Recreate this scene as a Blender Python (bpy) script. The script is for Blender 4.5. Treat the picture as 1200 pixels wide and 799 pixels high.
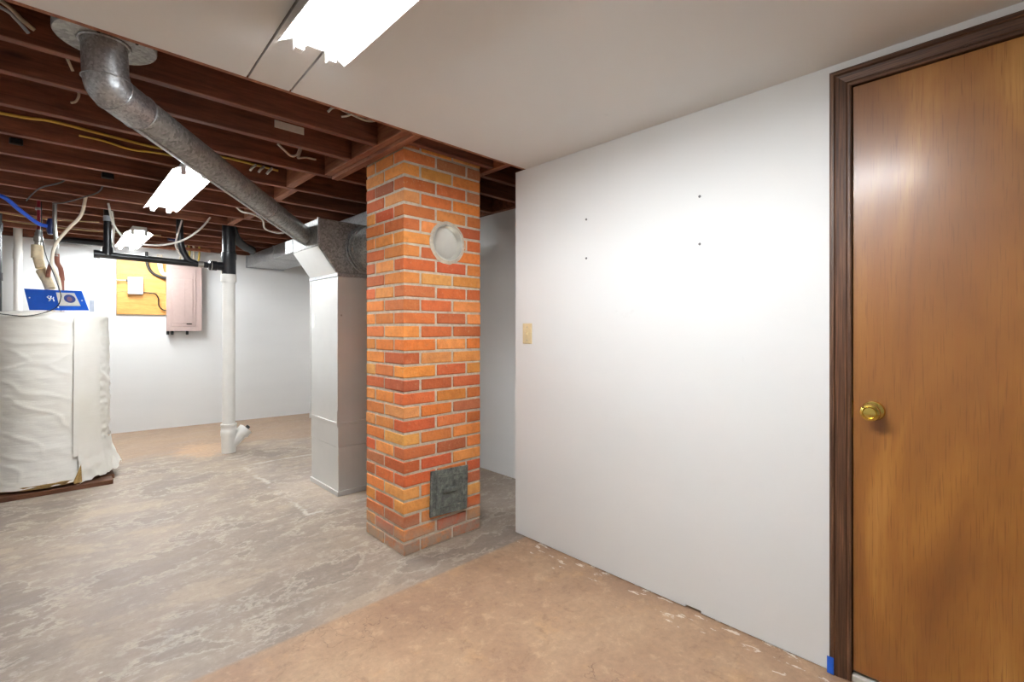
import bpy, bmesh, math, random
from mathutils import Vector, Matrix, noise

for o in list(bpy.data.objects): bpy.data.objects.remove(o)
SC = bpy.context.scene
COL = SC.collection
R = random.Random(7)
PI = math.pi

# ------------------------------------------------------------------ camera, world, exposure
EYE = Vector((0, 0, 1.21))
YAW = math.atan(538 / 560)
cam = bpy.data.cameras.new('camera'); cam.sensor_width = 36; cam.lens = 36 * 560 / 1200
cam.shift_y = -14.5 / 1200; cam.clip_start = 0.02; cam.clip_end = 60
co = bpy.data.objects.new('camera', cam); COL.objects.link(co)
co.location = EYE; co.rotation_euler = (PI / 2, 0, -YAW); SC.camera = co
w = bpy.data.worlds.new('world'); SC.world = w; w.use_nodes = True
w.node_tree.nodes['Background'].inputs[0].default_value = (0, 0, 0, 1)      # closed basement, no daylight
w.node_tree.nodes['Background'].inputs[1].default_value = 0.0
vs = SC.view_settings
vs.view_transform = 'Standard'; vs.look = 'None'; vs.exposure = 1.3; vs.gamma = 1; vs.use_curve_mapping = False
TUBE = 54.0        # emission of the fluorescent tubes

# ------------------------------------------------------------------ materials
def lin(r, g, b):
    f = lambda c: (c / 255 / 12.92) if c / 255 <= 0.04045 else ((c / 255 + 0.055) / 1.055) ** 2.4
    return (f(r), f(g), f(b), 1)

class Mat:
    def __init__(s, name, rough=0.6, metal=0.0, color=(0.8, 0.8, 0.8, 1), spec=0.5):
        s.m = bpy.data.materials.new(name); s.m.use_nodes = True
        s.nt = s.m.node_tree; s.b = s.nt.nodes['Principled BSDF']
        s.b.inputs['Roughness'].default_value = rough; s.b.inputs['Metallic'].default_value = metal
        s.b.inputs['Base Color'].default_value = color
        s.b.inputs['Specular IOR Level'].default_value = spec
    def n(s, t, **kw):
        nd = s.nt.nodes.new(t)
        for k, v in kw.items(): setattr(nd, k, v)
        return nd
    def l(s, a, b): s.nt.links.new(a, b)
    def coord(s, kind='Object', scale=(1, 1, 1), jitter=False):
        tc = s.n('ShaderNodeTexCoord'); mp = s.n('ShaderNodeMapping')
        mp.inputs['Scale'].default_value = scale
        out = tc.outputs[kind]
        if kind == 'World':
            out = s.n('ShaderNodeNewGeometry').outputs['Position']
        s.l(out, mp.inputs['Vector'])
        if jitter:
            oi = s.n('ShaderNodeObjectInfo'); mu = s.n('ShaderNodeMath', operation='MULTIPLY'); mu.inputs[1].default_value = 37.0
            s.l(oi.outputs['Random'], mu.inputs[0])
            cb = s.n('ShaderNodeCombineXYZ')
            for i in range(3): s.l(mu.outputs[0], cb.inputs[i])
            s.l(cb.outputs[0], mp.inputs['Location'])
        return mp.outputs[0]
    def pos(s, scale=(1, 1, 1), loc=(0, 0, 0)):
        g = s.n('ShaderNodeNewGeometry'); mp = s.n('ShaderNodeMapping')
        mp.inputs['Scale'].default_value = scale; mp.inputs['Location'].default_value = loc
        s.l(g.outputs['Position'], mp.inputs['Vector']); return mp.outputs[0]
    def noise(s, vec, scale=5, detail=4, rough=0.55, dist=0.0):
        nd = s.n('ShaderNodeTexNoise'); nd.inputs['Scale'].default_value = scale
        nd.inputs['Detail'].default_value = detail; nd.inputs['Roughness'].default_value = rough
        nd.inputs['Distortion'].default_value = dist
        s.l(vec, nd.inputs['Vector']); return nd.outputs['Fac']
    def ramp(s, fac, stops):
        r = s.n('ShaderNodeValToRGB'); e = r.color_ramp.elements
        while len(e) < len(stops): e.new(0.5)
        for i, (p, c) in enumerate(stops):
            e[i].position = p; e[i].color = c if len(c) == 4 else tuple(c) + (1,)
        s.l(fac, r.inputs['Fac']); return r.outputs['Color']
    def step(s, fac, a, b):
        m = s.n('ShaderNodeMapRange', clamp=True)
        m.inputs['From Min'].default_value = a; m.inputs['From Max'].default_value = b
        s.l(fac, m.inputs['Value']); return m.outputs[0]
    def math(s, op, a, b=None):
        m = s.n('ShaderNodeMath', operation=op)
        for i, x in enumerate((a, b)):
            if x is None: continue
            if isinstance(x, (int, float)): m.inputs[i].default_value = x
            else: s.l(x, m.inputs[i])
        return m.outputs[0]
    def mix(s, fac, a, b, mode='MIX'):
        m = s.n('ShaderNodeMix', data_type='RGBA', blend_type=mode)
        for i, x in ((0, fac), (6, a), (7, b)):
            if isinstance(x, (int, float, tuple)): m.inputs[i].default_value = x
            else: s.l(x, m.inputs[i])
        return m.outputs[2]
    def color(s, c): s.l(c, s.b.inputs['Base Color']); return s
    def rough(s, f): s.l(f, s.b.inputs['Roughness']); return s
    def bump(s, h, strength=0.3, dist=0.01):
        b = s.n('ShaderNodeBump'); b.inputs['Strength'].default_value = strength; b.inputs['Distance'].default_value = dist
        s.l(h, b.inputs['Height']); s.l(b.outputs[0], s.b.inputs['Normal']); return s

def simple(name, rgb, rough=0.5, metal=0.0, var=0.06, scale=30, bump=0.0, spec=0.5):
    m = Mat(name, rough, metal, spec=spec); c = lin(*rgb)
    n = m.noise(m.coord(jitter=True), scale, 3)
    lo = tuple(x * (1 - var) for x in c[:3]); hi = tuple(min(1, x * (1 + var)) for x in c[:3])
    m.color(m.ramp(n, [(0.3, lo), (0.7, hi)]))
    if bump: m.bump(n, bump, 0.004)
    return m.m

def paint(name, rgb, streak=(1, 1, 1)):
    m = Mat(name, 0.75, spec=0.2)
    a = m.noise(m.pos(streak), 1.3, 3); b = m.noise(m.pos(streak), 9, 4)
    c = lin(*rgb)
    col = m.ramp(a, [(0.3, tuple(x * 0.965 for x in c[:3])), (0.7, c)])
    scuff = m.step(b, 0.70, 0.78)
    col = m.mix(m.math('MULTIPLY', scuff, 0.10), col, lin(150, 148, 145))
    m.color(col); m.bump(m.noise(m.pos(), 120, 2), 0.08, 0.002)
    return m.m

def wood(name, dark, light, grain=(1.2, 14, 14), rough=0.65, knots=True, coat=0.0, contrast=(0.32, 0.68)):
    m = Mat(name, rough, spec=0.35)
    v = m.coord('Object', grain, jitter=True)
    g = m.noise(v, 2.2, 6, 0.6, 0.6)
    v2 = m.coord('Object', tuple(x * 5 for x in grain), jitter=True)
    f = m.noise(v2, 3.0, 3)
    col = m.ramp(g, [(contrast[0], lin(*dark)), (contrast[1], lin(*light))])
    col = m.mix(m.math('MULTIPLY', m.step(f, 0.35, 0.7), 0.28), col, lin(*[x * 0.7 for x in dark]))
    if knots:
        vo = m.n('ShaderNodeTexVoronoi'); vo.inputs['Scale'].default_value = 2.2
        m.l(m.coord('Object', (1.0, 3.0, 3.0), jitter=True), vo.inputs['Vector'])
        k = m.math('SUBTRACT', 1.0, m.step(vo.outputs['Distance'], 0.05, 0.13))
        col = m.mix(m.math('MULTIPLY', k, 0.7), col, lin(*[x * 0.4 for x in dark]))
    m.color(col); m.bump(f, 0.12, 0.003)
    if coat:
        m.b.inputs['Coat Weight'].default_value = coat; m.b.inputs['Coat Roughness'].default_value = 0.24
    return m.m

def galvanized(name, lo, hi, rough=0.38, metal=0.85, scale=60):
    m = Mat(name, rough, metal)
    vo = m.n('ShaderNodeTexVoronoi'); vo.inputs['Scale'].default_value = scale
    m.l(m.coord('Object', jitter=True), vo.inputs['Vector'])
    sp = m.n('ShaderNodeSeparateColor'); m.l(vo.outputs['Color'], sp.inputs[0])
    big = m.noise(m.coord('Object', jitter=True), 4, 4)
    f = m.math('ADD', m.math('MULTIPLY', sp.outputs[0], 0.45), m.math('MULTIPLY', big, 0.6))
    m.color(m.ramp(f, [(0.2, lin(*lo)), (0.85, lin(*hi))]))
    m.rough(m.math('ADD', m.math('MULTIPLY', sp.outputs[1], 0.18), rough - 0.08))
    return m.m

def emit(name, rgb, strength):
    m = Mat(name, 0.4)
    m.b.inputs['Emission Color'].default_value = rgb + (1,); m.b.inputs['Emission Strength'].default_value = strength
    return m.m

def floor_material():
    m = Mat('worn_concrete', 0.62, spec=0.35)
    P = m.pos()
    sp = m.n('ShaderNodeSeparateXYZ'); m.l(P, sp.inputs[0]); X, Y = sp.outputs[0], sp.outputs[1]
    big = m.noise(P, 0.9, 5, 0.6); mid = m.noise(m.pos((1.0, 1.5, 1)), 2.2, 8, 0.70, 0.3)
    fine = m.noise(P, 38, 6, 0.75); streak = m.noise(m.pos((0.9, 1.7, 1)), 3.0, 8, 0.72, 0.5)
    # bare grey slab with worn paint patches
    grey = m.ramp(mid, [(0.32, lin(134, 120, 109)), (0.5, lin(155, 140, 126)), (0.68, lin(172, 156, 139))])
    grey = m.mix(m.math('MULTIPLY', m.step(streak, 0.54, 0.60), 0.5), grey, lin(140, 128, 118))
    grey = m.mix(m.math('MULTIPLY', m.step(streak, 0.40, 0.33), 0.0), grey, lin(200, 188, 170))
    grey = m.mix(m.math('MULTIPLY', m.step(big, 0.5, 0.68), 0.5), grey, lin(186, 166, 140))
    mott = m.noise(m.pos((1.0, 1.6, 1)), 9.0, 9, 0.78, 0.2)
    grey = m.mix(m.math('MULTIPLY', m.step(mott, 0.53, 0.58), 0.42), grey, lin(198, 184, 168))
    grey = m.mix(m.math('MULTIPLY', m.step(mott, 0.45, 0.39), 0.40), grey, lin(128, 116, 106))
    pat = m.noise(m.pos((0.8, 1.2, 1), (4, 2, 0)), 1.7, 9, 0.66, 0.2)
    grey = m.mix(m.math('MULTIPLY', m.step(pat, 0.555, 0.57), 0.45), grey, lin(126, 114, 106))
    grey = m.mix(m.math('MULTIPLY', m.math('MULTIPLY', m.step(pat, 0.535, 0.55), m.step(pat, 0.568, 0.556)), 0.4), grey, lin(206, 194, 176))
    grey = m.mix(m.math('MULTIPLY', m.step(pat, 0.43, 0.41), 0.40), grey, lin(188, 168, 144))
    # tan-stained slab at the back, of the same lightness, with a ragged edge
    far = m.step(m.math('ADD', Y, m.math('MULTIPLY', pat, 2.2)), 6.55, 6.75)
    grey = m.mix(m.math('MULTIPLY', far, 0.7), grey, m.ramp(mid, [(0.3, lin(156, 128, 104)), (0.7, lin(174, 146, 120))]))
    # brown-painted near part, its straight edge
    warm = m.ramp(m.noise(m.pos(), 2.0, 7, 0.62, 0.3), [(0.3, lin(154, 122, 98)), (0.5, lin(170, 138, 110)), (0.7, lin(184, 154, 124))])
    warm = m.mix(m.math('MULTIPLY', m.step(m.noise(P, 5, 6, 0.7), 0.56, 0.66), 0.4), warm, lin(190, 152, 110))
    wm = m.noise(m.pos(), 11, 9, 0.78, 0.3)
    warm = m.mix(m.math('MULTIPLY', m.step(wm, 0.54, 0.62), 0.38), warm, lin(206, 176, 142))
    warm = m.mix(m.math('MULTIPLY', m.step(wm, 0.45, 0.37), 0.45), warm, lin(132, 100, 78))
    crack = m.n('ShaderNodeTexVoronoi', feature='DISTANCE_TO_EDGE'); crack.inputs['Scale'].default_value = 2.6
    wob = m.n('ShaderNodeVectorMath', operation='ADD'); m.l(P, wob.inputs[0])
    wn = m.n('ShaderNodeTexNoise'); wn.inputs['Scale'].default_value = 5; wn.inputs['Detail'].default_value = 5; m.l(P, wn.inputs['Vector'])
    m.l(wn.outputs['Color'], wob.inputs[1]); m.l(wob.outputs[0], crack.inputs['Vector'])
    cl = m.math('MULTIPLY', m.step(crack.outputs['Distance'], 0.014, 0.004), m.step(m.noise(P, 1.7, 2), 0.52, 0.62))
    warm = m.mix(m.math('MULTIPLY', cl, 0.6), warm, lin(112, 84, 66))
    edge = m.step(m.math('ADD', Y, m.math('MULTIPLY', fine, 0.02)), 1.965, 1.945)
    col = m.mix(edge, grey, warm)
    # pale residue outline round the furnace duct foot
    bx = m.math('ABSOLUTE', m.math('SUBTRACT', X, 1.92)); by = m.math('ABSOLUTE', m.math('SUBTRACT', Y, 3.92))
    box = m.math('MAXIMUM', m.math('SUBTRACT', bx, 0.72), m.math('SUBTRACT', by, 0.75))
    rx = m.math('ABSOLUTE', m.math('ADD', box, m.math('MULTIPLY', m.math('SUBTRACT', streak, 0.5), 0.22)))
    ring = m.math('MULTIPLY', m.step(rx, 0.022, 0.006), m.step(m.noise(P, 4.5, 4), 0.42, 0.55))
    col = m.mix(m.math('MULTIPLY', ring, 0.75), col, lin(205, 198, 188))
    inside = m.math('MULTIPLY', m.step(box, 0.02, -0.05), m.step(mid, 0.35, 0.6))
    col = m.mix(m.math('MULTIPLY', inside, 0.35), col, lin(190, 176, 166))
    # broken-out sandy patch at the foot of the drain stack
    px = m.math('SUBTRACT', X, 1.08); py = m.math('SUBTRACT', Y, 5.55)
    pd = m.math('SQRT', m.math('ADD', m.math('MULTIPLY', px, px), m.math('MULTIPLY', m.math('MULTIPLY', py, py), 0.5)))
    sand = m.step(m.math('ADD', pd, m.math('MULTIPLY', mott, 0.7)), 0.62, 0.50)
    col = m.mix(m.math('MULTIPLY', sand, 0.55), col, lin(208, 168, 130))
    # specks, paint drips along the partition
    sv = m.n('ShaderNodeTexVoronoi'); sv.inputs['Scale'].default_value = 7; m.l(P, sv.inputs['Vector'])
    sc = m.n('ShaderNodeSeparateColor'); m.l(sv.outputs['Color'], sc.inputs[0])
    speck = m.math('MULTIPLY', m.step(sv.outputs['Distance'], 0.045, 0.03), m.step(sc.outputs[0], 0.72, 0.74))
    col = m.mix(m.math('MULTIPLY', speck, 0.7), col, lin(225, 218, 208))
    speck2 = m.math('MULTIPLY', m.step(sv.outputs['Distance'], 0.05, 0.03), m.step(sc.outputs[1], 0.14, 0.12))
    col = m.mix(m.math('MULTIPLY', speck2, 0.5), col, lin(92, 72, 60))
    near = m.math('MULTIPLY', m.step(X, 1.72, 1.95), m.step(edge, 0.2, 0.8))
    drip = m.step(m.math('ADD', m.noise(m.pos((3.6, 1.3, 1)), 7.5, 6, 0.65), m.math('MULTIPLY', near, 0.14)), 0.715, 0.73)
    drip = m.math('MULTIPLY', drip, m.step(near, 0.05, 0.4))
    col = m.mix(m.math('MULTIPLY', drip, 0.8), col, lin(232, 222, 208))
    col = m.mix(m.math('MULTIPLY', m.step(fine, 0.40, 0.65), 0.24), col, lin(96, 84, 74))
    m.color(col)
    m.rough(m.ramp(mid, [(0.3, (0.42, 0.42, 0.42)), (0.7, (0.68, 0.68, 0.68))]))
    m.bump(m.math('ADD', m.math('MULTIPLY', fine, 0.5), mid), 0.16, 0.006)
    return m.m

def brick_material():
    m = Mat('fired_brick', 0.85, spec=0.25)
    oi = m.n('ShaderNodeObjectInfo')
    v = m.coord('Object', jitter=True)
    n = m.noise(v, 22, 5, 0.7); n2 = m.noise(v, 70, 3, 0.6)
    col = m.mix(m.math('MULTIPLY', m.step(n, 0.45, 0.68), 0.34), oi.outputs['Color'], lin(150, 70, 40))
    col = m.mix(m.math('MULTIPLY', m.step(n2, 0.60, 0.72), 0.35), col, lin(206, 170, 130))
    # lime bloom on the lowest courses
    sp = m.n('ShaderNodeSeparateXYZ'); m.l(m.pos(), sp.inputs[0])
    lo = m.math('MULTIPLY', m.step(sp.outputs[2], 0.20, 0.06), m.step(m.noise(m.pos(), 14, 5, 0.7), 0.30, 0.52))
    col = m.mix(m.math('MULTIPLY', lo, 0.85), col, lin(160, 144, 128))
    m.color(col); m.bump(m.math('ADD', n, n2), 0.5, 0.004)
    return m.m

def mortar_material():
    m = Mat('mortar', 0.9, spec=0.2)
    n = m.noise(m.pos(), 26, 5, 0.7)
    m.color(m.ramp(n, [(0.3, lin(176, 162, 144)), (0.7, lin(216, 204, 186))])); m.bump(n, 0.7, 0.006)
    return m.m

def veneer_material():
    m = Mat('lauan_veneer', 0.42, spec=0.5)
    v = m.pos((1, 1.0, 0.28))
    fig = m.noise(v, 2.6, 4, 0.5, 1.6)
    gr = m.noise(m.pos((90, 90, 3.2)), 1.0, 4, 0.65)
    pore = m.noise(m.pos((240, 240, 9)), 1.0, 2, 0.5)
    col = m.ramp(fig, [(0.30, lin(124, 76, 30)), (0.44, lin(142, 91, 36)), (0.54, lin(158, 105, 43)), (0.68, lin(180, 129, 62))])
    col = m.mix(m.math('MULTIPLY', m.step(gr, 0.4, 0.7), 0.35), col, lin(136, 78, 28))
    col = m.mix(m.math('MULTIPLY', m.step(pore, 0.56, 0.68), 0.5), col, lin(112, 66, 24))
    m.color(col); m.bump(m.math('ADD', gr, pore), 0.10, 0.002)
    m.b.inputs['Coat Weight'].default_value = 0.5; m.b.inputs['Coat Roughness'].default_value = 0.22
    return m.m

def casing_material():
    m = Mat('walnut_casing', 0.45, spec=0.4)
    a = m.noise(m.coord('Object', (160, 160, 4)), 1.0, 4, 0.6)
    m.color(m.ramp(a, [(0.3, lin(54, 34, 24)), (0.5, lin(84, 56, 38)), (0.7, lin(118, 82, 58))])); m.bump(a, 0.2, 0.002)
    return m.m

def vinyl_material():
    m = Mat('white_vinyl_blanket', 0.5, spec=0.3)
    n = m.noise(m.pos((4, 4, 26)), 1.0, 5, 0.6, 0.6)
    n2 = m.noise(m.pos((1, 1, 1)), 2.0, 3)
    m.color(m.ramp(n2, [(0.3, lin(226, 222, 210)), (0.7, lin(240, 238, 231))])); m.bump(n, 0.2, 0.012)
    return m.m

def rust_iron():
    m = Mat('sooty_iron', 0.7, 0.35)
    n = m.noise(m.coord('Object'), 26, 6, 0.75)
    m.color(m.ramp(n, [(0.3, lin(58, 60, 56)), (0.5, lin(104, 108, 102)), (0.72, lin(158, 162, 152))])); m.bump(n, 0.4, 0.004)
    return m.m

M = dict(
    wall=paint('white_wall_paint', (228, 228, 226)),
    foundation=paint('white_foundation_paint', (228, 228, 226), (0.5, 0.5, 3)),
    ceil=paint('white_ceiling_paint', (228, 228, 226)),
    floor=floor_material(), brick=brick_material(), mortar=mortar_material(), veneer=veneer_material(), casing=casing_material(),
    joist=wood('joist_fir', (98, 55, 39), (150, 93, 67)), header=wood('header_fir', (128, 72, 48), (178, 118, 84), (14, 1.2, 14)),
    subfloor=wood('subfloor_board', (70, 40, 28), (110, 66, 48), (8, 1, 8)),
    pine=wood('pine_board', (200, 142, 72), (222, 168, 94), (1.4, 16, 16), 0.5),
    darkboard=wood('dark_damp_board', (66, 38, 24), (118, 76, 50)),
    galv=galvanized('galvanized_steel', (140, 141, 142), (200, 202, 204), 0.42, 0.85, 140),
    galvd=galvanized('dull_galvanized_steel', (112, 112, 109), (176, 176, 172), 0.46, 0.5, 90),
    tin=simple('bright_tin', (222, 219, 210), 0.28, 0.7, 0.04, 14),
    plenum=simple('sheet_steel', (214, 214, 211), 0.36, 0.55, 0.05, 3),
    iron=rust_iron(), vinyl=vinyl_material(),
    brass=simple('polished_brass', (226, 200, 110), 0.16, 1.0), cream=simple('ivory_plastic', (220, 202, 160), 0.4),
    abs=simple('black_plastic_pipe', (26, 27, 30), 0.35), pvc=simple('white_plastic_pipe', (232, 229, 222), 0.4, var=0.04, scale=8),
    rubber=simple('black_rubber', (32, 32, 32), 0.7), pink=simple('taupe_enamel', (172, 150, 143), 0.4, var=0.03),
    grey=simple('grey_plastic', (176, 184, 196), 0.4), lightgrey=simple('pale_grey_plastic', (212, 216, 222), 0.4),
    steel=simple('zinc_fitting', (170, 168, 162), 0.35, 0.8), copper=simple('tarnished_copper', (150, 96, 78), 0.5, 0.3),
    blue=simple('blue_tubing', (30, 84, 200), 0.35), bluep=simple('blue_cover', (28, 98, 214), 0.4, var=0.05, scale=12),
    navy=simple('navy_enamel', (26, 40, 92), 0.4), red=simple('red_tubing', (150, 26, 44), 0.4),
    white=simple('white_enamel', (236, 236, 234), 0.4, var=0.02), foam=simple('pipe_insulation', (226, 208, 172), 0.85, var=0.12, scale=40, bump=0.3),
    yellow=simple('yellow_cable', (214, 184, 84), 0.5), ivory=simple('ivory_cable', (232, 220, 198), 0.5), whitec=simple('white_cable', (228, 222, 214), 0.5),
    blackc=simple('black_cable', (24, 22, 22), 0.5), wool=simple('yellow_glass_wool', (150, 122, 72), 0.95, var=0.3, scale=60, bump=0.5),
    dark=simple('dark_gap', (20, 16, 14), 0.9), tape=simple('blue_masking_tape', (30, 96, 206), 0.7), paper=simple('white_paper', (236, 234, 224), 0.7),
    anchor=simple('grey_anchor', (110, 110, 110), 0.5), pale=simple('pale_threshold', (206, 202, 192), 0.6, var=0.2, scale=20),
    tan=simple('tan_cable', (176, 148, 104), 0.5),
    tube=emit('fluorescent_tube', (0.92, 0.965, 1.0), TUBE), ink=simple('dark_blue_ink', (66, 84, 150), 0.6), rose=simple('dull_pink_ink', (146, 112, 130), 0.6),
)

# ------------------------------------------------------------------ mesh helpers (all in world metres)
WO = {}       # world position of each object's origin
def bm_(): return bmesh.new()

def box(bm, x0, x1, y0, y1, z0, z1):
    vs = [bm.verts.new(p) for p in ((x0, y0, z0), (x1, y0, z0), (x1, y1, z0), (x0, y1, z0), (x0, y0, z1), (x1, y0, z1), (x1, y1, z1), (x0, y1, z1))]
    for f in ((3, 2, 1, 0), (4, 5, 6, 7), (0, 1, 5, 4), (1, 2, 6, 5), (2, 3, 7, 6), (3, 0, 4, 7)): bm.faces.new([vs[i] for i in f])
    return bm

def prism(bm, poly, axis, a, b):
    """extrude a 2-D polygon along an axis (the other two coordinates in x,y,z order)"""
    def mk(p, t):
        if axis == 'x': return (t, p[0], p[1])
        if axis == 'y': return (p[0], t, p[1])
        return (p[0], p[1], t)
    A = [bm.verts.new(mk(p, a)) for p in poly]; B = [bm.verts.new(mk(p, b)) for p in poly]
    n = len(poly)
    bm.faces.new(A); bm.faces.new(B[::-1])
    for i in range(n): bm.faces.new((A[i], B[i], B[(i + 1) % n], A[(i + 1) % n]))
    return bm

def frame_at(d, up=None):
    d = d.normalized(); u = up or Vector((0, 0, 1))
    if abs(d.dot(u)) > 0.98: u = Vector((0, 1, 0))
    s = d.cross(u).normalized(); return s, s.cross(d).normalized()

def tube(bm, pts, r, n=10, cap=True):
    """round tube along a polyline; r a number or one per point"""
    pts = [Vector(p) for p in pts]; rings = []; pu = None
    for i, p in enumerate(pts):
        d = (pts[min(i + 1, len(pts) - 1)] - pts[max(i - 1, 0)])
        if pu is None: s, u = frame_at(d)
        else:
            dn = d.normalized(); u = (pu - dn * pu.dot(dn))
            u = u.normalized() if u.length > 1e-5 else frame_at(d)[1]
            s = dn.cross(u)
        pu = u; rr = r[i] if isinstance(r, (list, tuple)) else r
        rings.append([bm.verts.new(p + (s * math.cos(2 * PI * k / n) + u * math.sin(2 * PI * k / n)) * rr) for k in range(n)])
    for a, b in zip(rings, rings[1:]):
        for k in range(n): bm.faces.new((a[k], a[(k + 1) % n], b[(k + 1) % n], b[k]))
    if cap: bm.faces.new(rings[0][::-1]); bm.faces.new(rings[-1])
    return bm

def curve(pts, sub=6):
    """Catmull-Rom through the points"""
    P = [Vector(p) for p in pts]; P = [P[0] * 2 - P[1]] + P + [P[-1] * 2 - P[-2]]; out = []
    for i in range(1, len(P) - 2):
        a, b, c, d = P[i - 1:i + 3]
        for k in range(sub):
            t = k / sub
            out.append(0.5 * ((2 * b) + (c - a) * t + (2 * a - 5 * b + 4 * c - d) * t * t + (3 * b - a - 3 * c + d) * t ** 3))
    out.append(P[-2]); return out

def lathe(bm, prof, centre, axis, n=32):
    """prof: (radius, distance along axis)"""
    c = Vector(centre); ax = Vector(axis).normalized(); s, u = frame_at(ax); rings = []
    for r, t in prof:
        if r < 1e-6: rings.append([bm.verts.new(c + ax * t)])
        else: rings.append([bm.verts.new(c + ax * t + (s * math.cos(2 * PI * k / n) + u * math.sin(2 * PI * k / n)) * r) for k in range(n)])
    for a, b in zip(rings, rings[1:]):
        for k in range(n):
            k2 = (k + 1) % n
            if len(a) == 1 and len(b) == 1: continue
            if len(a) == 1: bm.faces.new((a[0], b[k], b[k2]))
            elif len(b) == 1: bm.faces.new((a[k], b[0], a[k2]))
            else: bm.faces.new((a[k], b[k], b[k2], a[k2]))
    return bm

def ring(bm, centre, axis, r, t, n=32, m=8):
    lathe(bm, [(r + t * math.cos(2 * PI * k / m), t * math.sin(2 * PI * k / m)) for k in range(m + 1)], centre, axis, n); return bm

def obj(name, bm, mat, parent=None, smooth=None, bevel=0.0, base=True, seg=2):
    """ONE mesh object; the origin goes to the foot of the mesh"""
    bmesh.ops.remove_doubles(bm, verts=bm.verts, dist=1e-6)
    bmesh.ops.recalc_face_normals(bm, faces=bm.faces)
    lo = Vector([min(v.co[i] for v in bm.verts) for i in range(3)]); hi = Vector([max(v.co[i] for v in bm.verts) for i in range(3)])
    org = (lo + hi) / 2
    if base: org.z = lo.z
    bmesh.ops.translate(bm, verts=bm.verts, vec=-org)
    me = bpy.data.meshes.new(name); bm.to_mesh(me); bm.free()
    me.materials.append(M[mat] if isinstance(mat, str) else mat)
    o = bpy.data.objects.new(name, me); COL.objects.link(o); WO[o.name] = org
    if parent: o.parent = parent; o.location = org - WO[parent.name]
    else: o.location = org
    if smooth is not None:
        for p in me.polygons: p.use_smooth = True
        me.set_sharp_from_angle(angle=math.radians(smooth))
    if bevel:
        b = o.modifiers.new('bevel', 'BEVEL'); b.width = bevel; b.segments = seg; b.limit_method = 'ANGLE'
    return o

def B(name, d, mat, parent=None, bevel=0.0, xf=None):
    bm = box(bm_(), *d)
    if xf: bmesh.ops.transform(bm, matrix=xf, verts=bm.verts)
    return obj(name, bm, mat, parent, bevel=bevel)

def tag(o, label, cat, group=None, kind=None):
    o['label'] = label; o['category'] = cat
    if group: o['group'] = group
    if kind: o['kind'] = kind
    return o
def struct(o, label=None, cat=None):
    o['kind'] = 'structure'
    if label: o['label'] = label; o['category'] = cat
    return o
def thing(name, label, cat, loc, group=None):
    o = bpy.data.objects.new(name, None); COL.objects.link(o); o.empty_display_size = 0.1
    o.location = loc; WO[o.name] = Vector(loc); return tag(o, label, cat, group)

# ------------------------------------------------------------------ room shell
XW, XE, YS = -2.6, 2.69, -3.2            # west wall, far east wall, wall behind
XP, YP = 1.98, 2.03                      # partition face, partition end
def yb(x): return 7.16 - 0.096 * (x - 0.466)     # back wall runs slightly askew
ZD, ZJ, ZT = 2.135, 2.18, 2.37           # drywall, joist bottoms, subfloor
WALLROT = -math.atan(0.096)

bm = bm_(); bmesh.ops.create_grid(bm, x_segments=1, y_segments=1, size=1)
for v in bm.verts: v.co = Vector((XW - 0.2 if v.co.x < 0 else XE + 0.2, YS - 0.2 if v.co.y < 0 else 7.7, 0))
r_ = bmesh.ops.extrude_face_region(bm, geom=bm.faces[:]); bmesh.ops.translate(bm, verts=[g for g in r_['geom'] if isinstance(g, bmesh.types.BMVert)], vec=(0, 0, -0.15))
struct(obj('floor', bm, 'floor', base=False), 'worn grey concrete floor with a brown painted near part', 'floor')

bm = prism(bm_(), [(XW - 0.2, yb(XW - 0.2)), (XE + 0.2, yb(XE + 0.2)), (XE + 0.2, yb(XE + 0.2) + 0.2), (XW - 0.2, yb(XW - 0.2) + 0.2)], 'z', 0, ZJ)
struct(obj('wall_back', bm, 'foundation'), 'white painted foundation wall behind the drain stack and electrical panel', 'wall')
struct(B('wall_far_right', (XE, XE + 0.2, YS, yb(XE) + 0.02, 0, ZJ), 'foundation'), 'white painted foundation wall seen past the brick chimney', 'wall')
struct(B('wall_behind', (XW, XE, YS - 0.2, YS, 0, ZT), 'wall'), 'white painted wall behind the viewer', 'wall')
struct(B('wall_left', (XW - 0.2, XW, YS, yb(XW), 0, ZT), 'foundation'), 'white painted foundation wall beyond the water heater', 'wall')

# partition with the door opening
DY0, DY1, DZ = -0.405, 0.376, 2.043
bm = bm_(); T = 0.11; z0 = 0.004
box(bm, XP, XP + T, DY1 + 0.02, 0.905, z0, ZD); box(bm, XP, XP + T, 0.905, 0.975, 0.014, ZD); box(bm, XP, XP + T, 0.975, YP, z0, ZD);   # a chipped notch in the bottom edge
box(bm, XP, XP + T, YS, DY0 - 0.02, z0, ZD); box(bm, XP, XP + T, DY0 - 0.02, DY1 + 0.02, DZ + 0.02, ZD)
wp = struct(obj('wall_right', bm, 'wall'), 'smooth white partition wall between the light switch and the wooden door', 'wall')

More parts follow.
